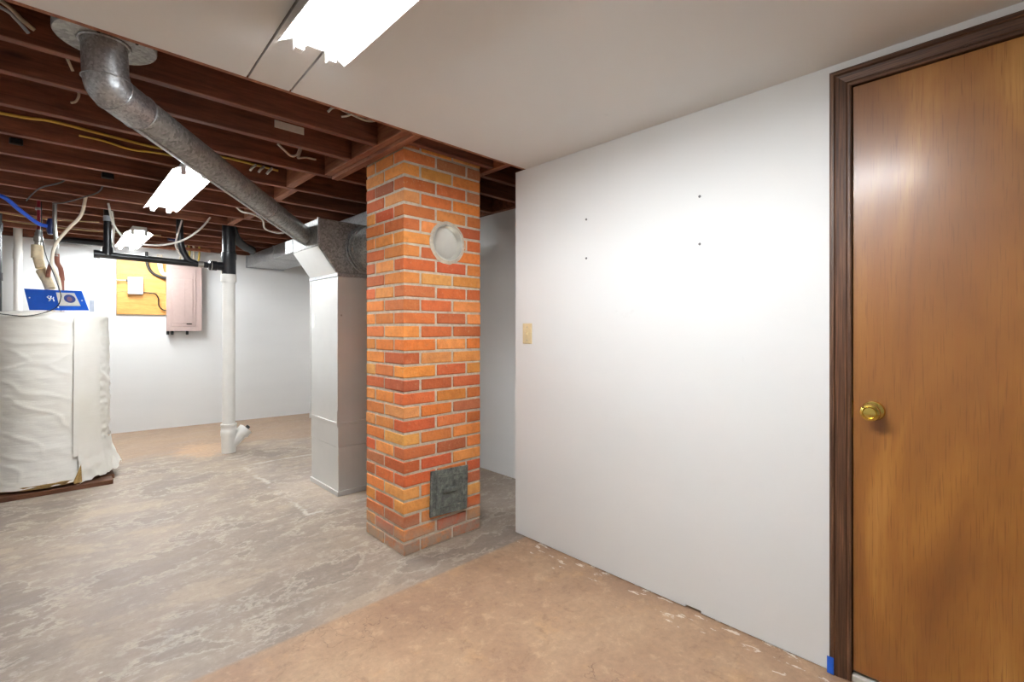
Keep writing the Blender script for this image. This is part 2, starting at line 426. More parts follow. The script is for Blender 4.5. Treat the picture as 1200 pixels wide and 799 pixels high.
# ceiling: subfloor, joists, framing round the chimney, drywall panels
ceil = struct(B('ceiling', (XW - 0.2, XE + 0.2, YS - 0.2, 7.6, ZT, ZT + 0.03), 'subfloor'), 'dark plank subfloor over bare wooden joists', 'ceiling')
struct(B('trim_1', (XE - 0.03, XE + 0.1, YP + 0.1, yb(XE), ZJ + 0.005, ZT), 'joist'), 'brown rim board on top of the far white wall', 'trim')
bm = prism(bm_(), [(XW, yb(XW) - 0.03), (XE, yb(XE) - 0.03), (XE, yb(XE) + 0.1), (XW, yb(XW) + 0.1)], 'z', ZJ + 0.005, ZT)
struct(obj('trim_2', bm, 'joist'), 'brown rim board on top of the back wall', 'trim')
CHX0, CHX1, CHY0, CHY1 = 1.341, 1.872, 2.225, 2.645
ZJT = ZT - 0.002
def joist(x0, x1, y): return B('joist', (x0, x1, y, y + 0.042, ZJ, ZJT), 'joist', ceil, 0.003)
for y in (1.985, 2.31, 2.615, 3.0, 3.44, 3.84, 4.25, 4.676, 5.06, 5.42, 5.80, 6.20, 6.60):
    if y in (2.31, 2.615):
        joist(XW, 1.236, y)
        joist(1.976, XE - 0.04, y)
    else:
        joist(XW, XE - 0.04, y)
B('header', (1.238, 1.282, 2.03, 2.998, ZJ, ZJT), 'header', ceil, 0.003)
B('header', (1.284, 1.326, 2.03, 2.998, ZJ - 0.018, ZJT), 'header', ceil, 0.003)
B('header', (1.93, 1.974, 2.03, 2.998, ZJ, ZJT), 'header', ceil, 0.003)
B('header', (1.33, 1.928, 2.168, 2.208, ZJ + 0.004, ZJT), 'joist', ceil, 0.003)
B('header', (1.33, 1.928, 2.66, 2.70, ZJ + 0.004, ZJT), 'joist', ceil, 0.003)
ys = [3.0, 3.44, 3.84, 4.25, 4.676, 5.06]
for i, (a, b) in enumerate(zip(ys, ys[1:])):
    dx = (0, 0.045, 0.03, 0.06, 0.02)[i]
    B('blocking', (1.155 + dx, 1.205 + dx, a + 0.044, b - 0.002, ZJ + 0.002, ZJT), 'header', ceil, 0.003)
# drywall panels with open joints between them
yd = 1.945
def panel(poly, z=ZD):
    o = obj('drywall_panel', prism(bm_(), poly, 'z', z, z + 0.0125), 'ceil', ceil); return o
c1 = lambda y: 0.516 - (1.94 - y) * 0.035; c2 = lambda y: 0.667 - (1.94 - y) * 0.041; g = 0.0035
panel([(XW, YS), (c1(YS) - g, YS), (c1(yd) - g, yd), (XW, yd)])
panel([(c1(YS) + g, YS), (c2(YS) - g, YS), (c2(yd) - g, yd), (c1(yd) + g, yd)])
panel([(c2(YS) + g, YS), (XP + 0.02, YS), (XP + 0.02, yd), (c2(yd) + g, yd)])
B('furring_strip', (XW, XP, yd - 0.042, yd, ZD + 0.0127, ZJ + 0.02), 'header', ceil)
B('edge_batten', (XW, XP - 0.002, yd + 0.001, yd + 0.022, ZD + 0.001, ZJ + 0.02), 'header', ceil)
for y in (1.5, 1.0, 0.5, 0, -0.6, -1.2, -1.8, -2.4, -3.0): B('furring_strip', (XW, XP, y, y + 0.045, ZD + 0.0127, ZJ + 0.02), 'joist', ceil)

# ------------------------------------------------------------------ door, casing
door = struct(bpy.data.objects.new('door_1', None), 'flush honey-brown veneer door with a brass knob', 'door'); COL.objects.link(door)
door.location = (XP + 0.02, (DY0 + DY1) / 2, 0); WO['door_1'] = Vector(door.location)
B('slab', (XP + 0.004, XP + 0.040, DY0 + 0.003, DY1 - 0.003, 0.036, DZ - 0.003), 'veneer', door, 0.002)
bm = bm_()
lathe(bm, [(0.0, -0.002), (0.033, -0.002), (0.033, 0.004), (0.030, 0.009), (0.021, 0.011), (0.014, 0.013), (0.0125, 0.028), (0.017, 0.036), (0.0255, 0.044), (0.0285, 0.054), (0.0265, 0.062), (0.020, 0.066), (0.0185, 0.0635), (0.0165, 0.066), (0.0, 0.068)], (XP + 0.004, 0.316, 0.935), (-1, 0, 0), 40)
kn = obj('door_knob', bm, 'brass', door, 40, base=False); kn['label'] = 'polished brass door knob'
B('latch_plate', (XP - 0.0005, XP + 0.03, DY1 - 0.0025, DY1 - 0.0005, 0.905, 0.965), 'brass', door)
fr = struct(bpy.data.objects.new('trim_3', None), 'dark walnut moulded casing round the veneer door', 'trim'); COL.objects.link(fr)
fr.location = (XP, (DY0 + DY1) / 2, 0); WO['trim_3'] = Vector(fr.location)
# casing profile: (across from the opening outwards, projection)
prof = [(0.0, 0.0), (0.0, 0.007), (0.004, 0.009), (0.010, 0.009), (0.012, 0.0075), (0.015, 0.010), (0.030, 0.012), (0.042, 0.0145), (0.046, 0.013), (0.049, 0.017), (0.058, 0.017), (0.063, 0.013), (0.063, 0.0)]
def casing(pa, pb, outa, outb):
    bm = bm_(); A = []; Bv = []
    for s, d in prof:
        a = Vector(pa) + Vector(outa) * s; b = Vector(pb) + Vector(outb) * s
        A.append(bm.verts.new((XP - d, a.x, a.y))); Bv.append(bm.verts.new((XP - d, b.x, b.y)))
    n = len(prof)
    for i in range(n): bm.faces.new((A[i], A[(i + 1) % n], Bv[(i + 1) % n], Bv[i]))
    bm.faces.new(A); bm.faces.new(Bv[::-1])
    return obj('casing_board', bm, 'casing', fr, 25)
ins = 0.001
casing((DY1 - ins, 0.001), (DY1 - ins, DZ), (1, 0), (1, 1))
casing((DY0 + ins, 0.001), (DY0 + ins, DZ), (-1, 0), (-1, 1))
hc = casing((DY1 - ins, DZ), (DY0 + ins, DZ), (1, 1), (-1, 1))
m2 = Mat('walnut_casing_head', 0.45, spec=0.4); a_ = m2.noise(m2.coord('Object', (160, 4, 160)), 1.0, 4, 0.6)
m2.color(m2.ramp(a_, [(0.3, lin(54, 34, 24)), (0.5, lin(84, 56, 38)), (0.7, lin(118, 82, 58))])); hc.data.materials[0] = m2.m
bm = bm_(); box(bm, XP + 0.001, XP + T, DY1, DY1 + 0.019, 0.001, DZ); box(bm, XP + 0.001, XP + T, DY0 - 0.019, DY0, 0.001, DZ); box(bm, XP + 0.001, XP + T, DY0 - 0.019, DY1 + 0.019, DZ, DZ + 0.019)
obj('jamb', bm, 'casing', fr)
struct(B('trim_4', (XP - 0.004, XP + T, DY0 + 0.001, DY1 - 0.001, 0.0, 0.024), 'pale', bevel=0.004), 'pale worn threshold strip under the veneer door', 'trim')
tag(B('masking_tape', (XP - 0.0195, XP - 0.0175, 0.424, 0.444, 0.004, 0.062), 'tape'), 'scrap of blue masking tape at the foot of the dark door casing', 'tape')

# ------------------------------------------------------------------ brick chimney
ch = thing('brick_chimney', 'square orange brick chimney with a round flue cover and iron cleanout door', 'chimney', ((CHX0 + CHX1) / 2, (CHY0 + CHY1) / 2, 0))
INS = 0.0045
B('mortar_core', (CHX0 + INS, CHX1 - INS, CHY0 + INS, CHY1 - INS, 0.0, ZT - 0.002), 'mortar', ch)
BH, PITCH, BW, J = 0.0590, 0.0725, 0.100, 0.013
_bm = {}
def brick_mesh(lx, ly, k):
    key = (round(lx, 3), round(ly, 3), k)
    if key in _bm: return _bm[key]
    bm = bm_(); box(bm, -lx / 2, lx / 2, -ly / 2, ly / 2, 0, BH)
    bmesh.ops.bevel(bm, geom=bm.edges[:], offset=0.0035, segments=1, affect='EDGES')
    rr = random.Random(k * 13 + 5)
    for v in bm.verts: v.co += Vector((rr.uniform(-1, 1), rr.uniform(-1, 1), rr.uniform(-1, 1))) * 0.0013
    me = bpy.data.meshes.new('brick'); bm.to_mesh(me); bm.free(); me.materials.append(M['brick'])
    _bm[key] = me; return me
PAL = dict(red=[(204, 110, 64), (196, 102, 60), (210, 118, 68)], orange=[(224, 142, 72), (230, 152, 82), (218, 130, 64), (228, 156, 90)], dark=[(172, 98, 66), (186, 118, 78)])
def brick(x0, x1, y0, y1, z, row, nrow):
    me = brick_mesh(x1 - x0, y1 - y0, R.randrange(4))
    o = bpy.data.objects.new('brick', me); COL.objects.link(o); o.parent = ch
    j = lambda s: R.uniform(-s, s)
    o.location = Vector(((x0 + x1) / 2 + j(.0012), (y0 + y1) / 2 + j(.0012), z + j(.0012))) - WO[ch.name]
    o.rotation_euler = (0, 0, j(0.006))
    p = dict(red=0.30, orange=0.64, dark=0.06)
    k = R.choices(list(p), list(p.values()))[0]; c = R.choice(PAL[k]); o.color = lin(*[q * R.uniform(0.94, 1.05) for q in c])
NROW = 32
for row in range(NROW):
    z = 0.004 + row * PITCH
    if z + BH > ZT: break
    x0, x1, y0, y1 = CHX0, CHX1, CHY0, CHY1; ym = (y0 + y1) / 2; xm = x0 + BW + J + (x1 - x0 - BW - J) / 2
    if row % 2 == 0:
        for a, b in ((y0, ym - J / 2), (ym + J / 2, y1)): brick(x0, x0 + BW, a, b, z, row, NROW)
        for ya in (y0, y1 - BW):
            brick(x0 + BW + J, xm - J / 2, ya, ya + BW, z, row, NROW); brick(xm + J / 2, x1, ya, ya + BW, z, row, NROW)
        brick(x1 - BW, x1, y0 + BW + J, y1 - BW - J, z, row, NROW)
    else:
        xr = x1 - BW - J; xk = (x0 + xr) / 2
        for a, b in ((y0, ym - J / 2), (ym + J / 2, y1)): brick(x1 - BW, x1, a, b, z, row, NROW)
        for ya in (y0, y1 - BW):
            brick(x0, xk - J / 2, ya, ya + BW, z, row, NROW); brick(xk + J / 2, xr, ya, ya + BW, z, row, NROW)
        brick(x0, x0 + BW, y0 + BW + J, y1 - BW - J, z, row, NROW)
# flue cover: a shallow tin pan let into a hole in the brick face
FX, FZ = 1.626, 1.699
bm = tube(bm_(), [(FX, CHY0 - 0.05, FZ), (FX, CHY0 + 0.05, FZ)], 0.112, 40); bmesh.ops.recalc_face_normals(bm, faces=bm.faces)
cme = bpy.data.meshes.new('cut'); bm.to_mesh(cme); bm.free(); cut = bpy.data.objects.new('cut', cme); COL.objects.link(cut)
hit = []
for o in [c for c in ch.children]:
    p = o.location + WO[ch.name]
    if o.name.startswith('mortar_core') or (abs(p.z + BH / 2 - FZ) < 0.15 and abs(p.x - FX) < 0.24 and p.y < CHY0 + 0.12):
        md = o.modifiers.new('hole', 'BOOLEAN'); md.object = cut; md.operation = 'DIFFERENCE'; md.solver = 'EXACT'; hit.append(o)
bpy.context.view_layer.update(); dg_ = bpy.context.evaluated_depsgraph_get()
new_ = [bpy.data.meshes.new_from_object(o.evaluated_get(dg_)) for o in hit]
for o, me in zip(hit, new_): o.modifiers.clear(); o.data = me
bpy.data.objects.remove(cut)
fc = thing('flue_cover', 'round tin flue cover on the brick chimney', 'flue cover', (FX, CHY0 - 0.01, 1.58))
bm = lathe(bm_(), [(0.0, -0.036), (0.082, -0.036), (0.089, -0.032), (0.094, 0.002), (0.098, 0.006), (0.103, 0.005), (0.103, 0.0), (0.096, -0.002)], (FX, CHY0 - 0.004, FZ), (0, -1, 0), 48)
obj('pan', bm, 'tin', fc, 40, base=False)
bm = lathe(bm_(), [(0.1035, -0.03), (0.1035, 0.003), (0.112, 0.004), (0.122, 0.0), (0.122, -0.004), (0.111, -0.004), (0.111, -0.03)], (FX, CHY0 - 0.003, FZ), (0, -1, 0), 48)
for v in bm.verts: v.co += Vector((noise.noise(v.co * 40), 0, noise.noise(v.co * 40 + Vector((3, 0, 0))))) * (0.006 if (v.co - Vector((FX, v.co.y, FZ))).length > 0.115 else 0)
obj('collar', bm, 'mortar', fc, 50, base=False)
# cleanout door
cd = thing('cleanout_door', 'sooty iron cleanout door at the foot of the brick chimney', 'cleanout door', (1.622, CHY0 - 0.02, 0.165))
rot = Matrix.Translation((1.622, CHY0, 0.293)) @ Matrix.Rotation(math.radians(1.8), 4, 'Y') @ Matrix.Rotation(math.radians(-3.0), 4, 'Z')
B('plate', (-0.125, 0.125, -0.030, -0.020, -0.127, 0.127), 'iron', cd, 0.004, rot)
B('frame', (-0.118, 0.118, -0.0195, -0.0085, -0.120, 0.120), 'iron', cd, 0.002, rot)
bm = bm_()
for s in (-1, 1): box(bm, s * 0.085 - 0.004, s * 0.085 + 0.004, -0.033, -0.0301, -0.085, 0.085)
for s in (-1, 1): box(bm, -0.085, 0.085, -0.033, -0.0301, s * 0.085 - 0.004, s * 0.085 + 0.004)
bmesh.ops.transform(bm, matrix=rot, verts=bm.verts); obj('raised_border', bm, 'iron', cd)
B('handle', (-0.052, 0.040, -0.044, -0.0305, -0.004, 0.022), 'iron', cd, 0.006, rot)

# ------------------------------------------------------------------ furnace duct (upright plenum)
PX0, PX1, PY0, PY1 = 1.479, 1.98, 3.348, 3.85
pl = thing('furnace_plenum', 'upright galvanized sheet metal furnace duct standing behind the brick chimney', 'duct', ((PX0 + PX1) / 2, (PY0 + PY1) / 2, 0))
B('lower_box', (PX0 + 0.004, PX1 - 0.004, PY0 + 0.004, PY1 - 0.004, 0, 0.35), 'plenum', pl, 0.003)
B('middle_box', (PX0 + 0.002, PX1 - 0.002, PY0 + 0.002, PY1 - 0.002, 0.352, 0.52), 'plenum', pl, 0.003)
B('upper_box', (PX0, PX1, PY0, PY1, 0.522, 1.597), 'plenum', pl, 0.003)
B('base_lip', (PX0 - 0.004, PX1 + 0.004, PY0 - 0.004, PY1 + 0.004, 0.001, 0.035), 'plenum', pl, 0.002)
bm = bm_(); box(bm, PX0 - 0.007, PX1 + 0.007, PY0 - 0.007, PY1 + 0.007, 0.512, 0.532); obj('drive_cleat', bm, 'plenum', pl, bevel=0.002)
for y, x in ((PY0 - 0.005, PX0 - 0.005), (PY1 - 0.01, PX0 - 0.006)):
    B('corner_seam', (x, x + 0.012, y, y + 0.012, 0.522, 1.597), 'plenum', pl, 0.002)
    B('cleat_tab', (x - 0.004, x + 0.004, y - 0.002, y + 0.014, 0.50, 0.62), 'plenum', pl, 0.001)
B('label_patch', (PX0 - 0.0015, PX0, 3.78, 3.835, 1.22, 1.32), 'paper', pl)
B('screw_tab', (PX0 + 0.02, PX0 + 0.03, PY0 - 0.004, PY0, 1.30, 1.312), 'steel', pl)
HX0 = 1.342; HZ0, HZ1 = 1.80, 1.985
bm = prism(bm_(), [(PX0, 1.60), (PX1, 1.60), (PX1, HZ1), (HX0, HZ1), (HX0, HZ0)], 'y', PY0, PY1)
obj('offset_hood', bm, 'galvd', pl, bevel=0.004)
a = Vector((PX0 - HX0, 0, 1.60 - HZ0)).normalized()
bm = prism(bm_(), [(HX0 + 0.004, HZ0 - 0.012), (PX0 - 0.006, 1.612), (PX0 - 0.003, 1.608), (HX0 + 0.0005, HZ0 - 0.008)], 'y', PY0 + 0.012, PY1 - 0.012)
bmesh.ops.translate(bm, verts=bm.verts, vec=(-0.003, 0, -0.002)); obj('slanted_sheet', bm, 'plenum', pl)
B('cleat_strip', (PX0 - 0.008, PX1 + 0.008, PY0 - 0.008, PY1 + 0.008, 1.585, 1.612), 'galv', pl, 0.003)
B('rear_flange', (HX0 - 0.006, HX0 + 0.012, PY1, PY1 + 0.15, 1.80, 1.90), 'galv', pl, 0.002)
B('front_flange', (HX0 - 0.010, HX0 + 0.006, PY0 - 0.008, PY0 + 0.004, HZ0, HZ1 + 0.004), 'galv', pl, 0.002)
# big round branch leaving its front
br = thing('round_branch_duct', 'wide dull round duct leaving the hood behind the brick chimney', 'duct', (1.72, 3.2, 1.6))
cx, cz, cr = 1.715, 1.80, 0.168
path = [(cx, PY0 - 0.002, cz), (cx, 3.22, cz)] + [(cx + 0.22 - 0.22 * math.cos(t), 3.22 - 0.22 * math.sin(t), cz) for t in [PI / 2 * k / 6 for k in range(1, 7)]] + [(2.05, 3.0, cz)] + [(2.05 + 0.2 * math.sin(t), 3.0, cz + 0.2 - 0.2 * math.cos(t)) for t in [PI / 2 * k / 5 for k in range(1, 6)]] + [(2.25, 3.0, 2.175)]
path = [Vector(p) for p in path]
obj('pipe', tube(bm_(), path, [cr] * len(path), 36), 'galvd', br, 35, base=False)
for i, (y, dr) in enumerate(((PY0 - 0.012, 0.018), (PY0 - 0.04, 0.006), (3.25, 0.005))):
    obj('crimp_ring', ring(bm_(), (cx, y, cz), (0, 1, 0), cr + dr * 0.5, 0.004 + dr * 0.3, 36, 6), 'galv' if i == 0 else 'galvd', br, 50, base=False)

# flat trunk duct running back along the joists
td = thing('trunk_duct', 'flat rectangular galvanized trunk duct under the joists toward the back wall', 'duct', (2.07, 5.3, 2.02))
B('duct_run', (1.843, 2.295, 3.62, yb(2.07) - 0.02, 2.02, 2.168), 'galv', td, 0.003)
for y in (4.9, 5.9): B('joint_band', (1.838, 2.30, y, y + 0.025, 2.016, 2.172), 'galv', td, 0.002)
B('end_collar', (1.833, 2.305, yb(2.07) - 0.06, yb(2.07) - 0.03, 2.012, 2.175), 'galv', td, 0.002)

# ------------------------------------------------------------------ round diagonal duct and its ceiling boot
dd = thing('diagonal_round_duct', 'long round galvanized duct slanting from the ceiling down to the furnace hood', 'duct', (0.13, 2.13, 2.0))
TX, TY = 0.128, 2.150
A0 = Vector((TX, TY, 2.185)); A1 = Vector((TX + 0.004, TY + 0.004, 2.066)); E0 = Vector((HX0 - 0.004, 3.588, 1.888))
rd = 0.066
S1 = Vector((0.232, 2.262, 2.022))
dirn = (E0 - S1).normalized()
obj('vertical_collar', tube(bm_(), [A0, A1, A1 + Vector((0.004, 0.003, -0.012))], rd - 0.002, 32), 'galv', dd, 40, base=False)
el = curve([A1 + Vector((0, 0, 0.01)), A1 + Vector((0.010, 0.008, -0.024)), A1 + Vector((0.045, 0.045, -0.036)), S1], 5)
obj('elbow', tube(bm_(), el, rd, 32), 'galv', dd, 40, base=False)
obj('pipe', tube(bm_(), [S1 - dirn * 0.005, S1.lerp(E0, 0.33), S1.lerp(E0, 0.66), E0], rd - 0.001, 32), 'galvd', dd, 40, base=False)
for p, d in ((A1, Vector((0.05, 0.03, -1))), (el[7], el[8] - el[6]), (S1, dirn), (S1.lerp(E0, 0.62), dirn), (E0 - dirn * 0.06, dirn)):
    obj('crimp_ring', ring(bm_(), p, d, rd + 0.0005, 0.0025, 32, 6), 'galv', dd, 50, base=False)
ss, uu = frame_at(dirn); off = (-uu * 0.72 - ss * 0.0).normalized()
obj('standing_seam', tube(bm_(), [S1 + off * (rd + 0.001), E0 + off * (rd + 0.001)], 0.0035, 6), 'galv', dd, base=False)
bt = thing('ceiling_boot', 'round galvanized boot flange set between two joists at the drywall edge', 'duct boot', (TX, TY, 2.17))
bm = lathe(bm_(), [(0.068, 0.0), (0.136, 0.0), (0.139, 0.004), (0.139, 0.040), (0.132, 0.046), (0.132, 0.120), (0.068, 0.120)], (TX + 0.005, TY - 0.008, 2.186), (0, 0, 1), 48)
obj('flange', bm, 'galvd', bt, 40)
obj('neck_ring', ring(bm_(), (TX, TY, 2.184), (0, 0, 1), 0.069, 0.004, 40, 6), 'galv', bt, 50)
for k in range(3): obj('rivet', lathe(bm_(), [(0.0, 0.003), (0.004, 0.002), (0.005, 0.0)], (TX - 0.02 + 0.05 * k, TY - 0.075 - 0.01 * k % 0.02, 2.186), (0, 0, -1), 8), 'dark', bt)

# ------------------------------------------------------------------ fluorescent fixtures
def fixture(y0, y1, ztop, label, xc=0.59):
    zc = ztop
    t = thing('fluorescent_light', label, 'ceiling light', (xc, (y0 + y1) / 2, ztop), 'fluorescent shop lights')
    B('housing', (xc - 0.055, xc + 0.055, y0, y1, zc - 0.035, zc - 0.0005), 'white', t, 0.003)
    for s in (-1, 1):
        pr = [(xc + s * 0.054, zc - 0.034), (xc + s * 0.103, zc - 0.062), (xc + s * 0.105, zc - 0.060), (xc + s * 0.056, zc - 0.031)]
        obj('reflector_wing', prism(bm_(), pr, 'y', y0 + 0.01, y1 - 0.01), 'white', t)
        obj('tube', tube(bm_(), [(xc + s * 0.050, y0 + 0.045, zc - 0.056), (xc + s * 0.050, y1 - 0.045, zc - 0.056)], 0.017, 12), 'tube', t, 60, base=False)
        for y in (y0 + 0.014, y1 - 0.044):
            B('socket', (xc + s * 0.050 - 0.013, xc + s * 0.050 + 0.013, y, y + 0.030, zc - 0.078, zc - 0.034), 'white', t, 0.003)
    return t
fixture(0.30, 1.53, ZD, 'glowing two-tube fluorescent light on the white drywall ceiling beside the open joints')
fixture(3.26, 4.49, 2.172, 'glowing two-tube fluorescent light under the joists beside the diagonal round duct')
fixture(5.68, 6.90, 2.172, 'glowing two-tube fluorescent light under the joists near the electrical panel')

# ------------------------------------------------------------------ wall fittings on the partition
sw = thing('light_switch', 'ivory toggle light switch plate near the end of the white partition', 'light switch', (XP, 1.93, 1.12))
B('plate', (XP - 0.006, XP, 1.893, 1.966, 1.122, 1.240), 'cream', sw, 0.003)
B('toggle', (XP - 0.018, XP - 0.006, 1.9245, 1.9345, 1.172, 1.194), 'cream', sw, 0.002)
for z in (1.143, 1.219): obj('screw', lathe(bm_(), [(0.0, 0.001), (0.003, 0.0008), (0.0035, 0.0)], (XP - 0.006, 1.9295, z), (-1, 0, 0), 10), 'steel', sw, base=False)
for y, z in ((1.509, 1.772), (1.509, 1.572), (0.911, 1.771), (0.911, 1.569)):
    bm = lathe(bm_(), [(0.0, 0.001), (0.0022, 0.001), (0.0026, 0.0025), (0.0052, 0.0022), (0.006, 0.0)], (XP, y, z), (-1, 0, 0), 12)
    tag(obj('screw_anchor', bm, 'anchor', None, 40, base=False), 'tiny grey screw anchor left in the white partition wall', 'screw anchor', 'screw anchors in the partition')

# ------------------------------------------------------------------ water heater
HC = Vector((-0.031, 5.243, 0)); HR = 0.37
heater = thing('water_heater', 'tall water heater wrapped in a wrinkled white vinyl blanket on boards', 'water heater', tuple(HC))
bm = lathe(bm_(), [(0.0, 0.036), (0.33, 0.036), (0.335, 0.05), (0.335, 1.28), (0.0, 1.28)], tuple(HC), (0, 0, 1), 48); obj('tank', bm, 'navy', heater, 40)
def blanket():
    bm = bm_(); NT, NZ = 200, 120; rings = []; H0, H1 = 0.060, 1.335
    prof = []
    for j in range(NZ + 1):
        t = j / NZ; prof.append((HR, H0 + (H1 - 0.05 - H0) * t))
    for k in range(1, 9):
        a = PI / 2 * k / 8; prof.append((HR - 0.06 + 0.06 * math.cos(a), H1 - 0.05 + 0.05 * math.sin(a)))
    prof += [(HR * 0.55, H1 + 0.006), (HR * 0.25, H1 + 0.004)]
    for j, (r, z) in enumerate(prof):
        rg = []
        for i in range(NT):
            th = 2 * PI * i / NT; cx_, sy_ = math.cos(th), math.sin(th); dg = math.degrees(th); dg = dg - 360 if dg > 180 else dg
            w = 1.0
            band = max(0, 1 - abs(dg + 52) / 15)         # taped seam band lies smoother
            n1 = noise.noise(Vector((cx_ * 2.2, sy_ * 2.2, z * 13)))
            n2 = noise.noise(Vector((cx_ * 5 + 7, sy_ * 5, z * 30)))
            n3 = noise.noise(Vector((cx_ * 1.2 + 3, sy_ * 1.2, z * 1.8)))
            ridge = 1 - abs(noise.noise(Vector((cx_ * 1.5 + 11, sy_ * 1.5, z * 9 + dg * 0.01))))
            rr = r + (n1 * 0.0035 + n2 * 0.0015 + (ridge ** 8) * 0.005) * (1 - 0.8 * min(1, band * 2)) + n3 * 0.014
            if -36 < dg < 12: rr += 0.010 * noise.noise(Vector((dg * 0.12, z * 26, 2)))   # puckered edge past the seam
            if z < 0.26: rr += 0.020 * ((0.26 - z) / 0.2) ** 2
            zz = z
            if j == 0: zz += 0.014 * noise.noise(Vector((cx_ * 4, sy_ * 4, 5)))
            rg.append(bm.verts.new(HC + Vector((cx_ * rr, sy_ * rr, zz))))
        rings.append(rg)
    for a, b in zip(rings, rings[1:]):
        for i in range(NT): bm.faces.new((a[i], a[(i + 1) % NT], b[(i + 1) % NT], b[i]))
    bm.faces.new(rings[-1]); return bm
obj('blanket', blanket(), 'vinyl', heater, 80)
def sheet(th0, th1, z0, z1, rfun, nt=24, nz=24, thick=0.004, zfun=None):
    bm = bm_(); G = []
    for j in range(nz + 1):
        row = []
        for i in range(nt + 1):
            s, t = i / nt, j / nz; th = math.radians(th0 + (th1 - th0) * s); z = (zfun(s, t) if zfun else z0 + (z1 - z0) * t); r = rfun(s, t)
            row.append(bm.verts.new(HC + Vector((math.cos(th) * r, math.sin(th) * r, z))))
        G.append(row)
    for j in range(nz):
        for i in range(nt): bm.faces.new((G[j][i], G[j][i + 1], G[j + 1][i + 1], G[j + 1][i]))
    bmesh.ops.solidify(bm, geom=bm.faces[:], thickness=thick); return bm
obj('seam_tape', sheet(-68, -37, 0.24, 1.30, lambda s, t: HR + 0.013 + 0.014 * noise.noise(Vector((math.cos(math.radians(-68 + 31 * s)) * 1.2 + 3, math.sin(math.radians(-68 + 31 * s)) * 1.2, (0.24 + 1.06 * t) * 1.8))), 12, 40), 'vinyl', heater, 60)
fl = obj('loose_flap', sheet(-64, 8, 0.03, 0.30, lambda s, t: HR + 0.012 + 0.075 * (1 - t) ** 1.6 * (0.35 + 0.65 * s) + 0.018 * noise.noise(Vector((s * 9, t * 4, 1))) * (1.1 - t), 40, 20, 0.003,
         lambda s, t: (0.035 + 0.06 * abs(noise.noise(Vector((s * 7, 3, 0)))) + 0.05 * s) * (1 - t) + t * (0.30 + 0.05 * s)), 'vinyl', heater, 70)
bm = lathe(bm_(), [(0.33, 0.048), (0.386, 0.05), (0.392, 0.075), (0.36, 0.09), (0.33, 0.09)], tuple(HC), (0, 0, 1), 60)
for v in bm.verts: v.co += Vector((noise.noise(v.co * 30), noise.noise(v.co * 30 + Vector((5, 0, 0))), 0)) * 0.008
obj('glass_wool_edge', bm, 'wool', heater, 60)
obj('torn_edge', sheet(-69, -62, 0.04, 0.24, lambda s, t: HR + 0.026 + 0.012 * (1 - t), 6, 10, 0.004, lambda s, t: 0.045 + t * (0.015 + 0.12 * s)), 'wool', heater, 60)
# boards under it
plt = thing('support_pallet', 'dark damp plank pallet under the wrapped water heater', 'pallet', (-0.1, 5.2, 0))
for x0_, x1_, y_, w_ in ((-0.62, 0.34, 4.845, 0.14), (-0.50, 0.36, 5.02, 0.15), (-0.50, 0.33, 5.20, 0.15), (-0.50, 0.30, 5.38, 0.15)):
    B('plank', (x0_, x1_, y_, y_ + w_, 0.0, 0.034), 'darkboard', plt, 0.004)

# blue cover plate standing on the tank top
bp = thing('blue_cover_plate', 'bent blue metal cover plate with a white sticker on the water heater', 'cover plate', (0.02, 5.06, 1.345))
def quad_slab(bm, a, b, c, d, t):
    a, b, c, d = map(Vector, (a, b, c, d)); n = (b - a).cross(d - a).normalized() * t
    vs_ = [bm.verts.new(p) for p in (a, b, c, d, a + n, b + n, c + n, d + n)]
    for f in ((0, 1, 2, 3), (7, 6, 5, 4), (0, 4, 5, 1), (1, 5, 6, 2), (2, 6, 7, 3), (3, 7, 4, 0)): bm.faces.new([vs_[i] for i in f])
    return bm
TL, TM, TR = Vector((-0.160, 5.235, 1.517)), Vector((0.008, 5.070, 1.505)), Vector((0.158, 4.945, 1.500))
BL, BMd, BR = Vector((-0.130, 5.195, 1.352)), Vector((0.022, 5.030, 1.350)), Vector((0.198, 4.895, 1.350))
obj('left_leaf', quad_slab(bm_(), BL, BMd, TM, TL, -0.004), 'bluep', bp)
obj('right_leaf', quad_slab(bm_(), BMd, BR, TR, TM, -0.004), 'bluep', bp)
def onleaf(P00, P10, P11, P01, s, t, lift):
    a = P00.lerp(P10, s); b = P01.lerp(P11, s); n = (P10 - P00).cross(P01 - P00).normalized(); return a.lerp(b, t) + n * lift
LL = lambda s, t, l=0.0015: onleaf(BL, BMd, TM, TL, s, t, l)
RL = lambda s, t, l=0.0015: onleaf(BMd, BR, TR, TM, s, t, l)
obj('sticker', quad_slab(bm_(), RL(0.10, 0.22), RL(0.80, 0.22), RL(0.72, 0.88), RL(0.06, 0.88), 0.0012), 'paper', bp)
bm = bm_(); n_ = 28
for rad, ins_, lift in ((1.0, 0, 0.0030),):
    vs_ = [bm.verts.new(RL(0.50 + 0.20 * math.cos(2 * PI * k / n_), 0.58 + 0.21 * math.sin(2 * PI * k / n_), lift)) for k in range(n_)]; bm.faces.new(vs_)
bmesh.ops.solidify(bm, geom=bm.faces[:], thickness=0.0008); obj('oval_print', bm, 'ink', bp)
bm = bm_(); vs_ = [bm.verts.new(RL(0.50 + 0.09 * math.cos(2 * PI * k / n_), 0.56 + 0.12 * math.sin(2 * PI * k / n_), 0.0045)) for k in range(n_)]; bm.faces.new(vs_)
bmesh.ops.solidify(bm, geom=bm.faces[:], thickness=0.0006); obj('oval_print_centre', bm, 'rose', bp)
for q in ((0.78, 0.72, 0.90, 0.66), (0.78, 0.72, 0.83, 0.52), (0.80, 0.56, 0.93, 0.50), (0.88, 0.64, 0.92, 0.44)):
    pass
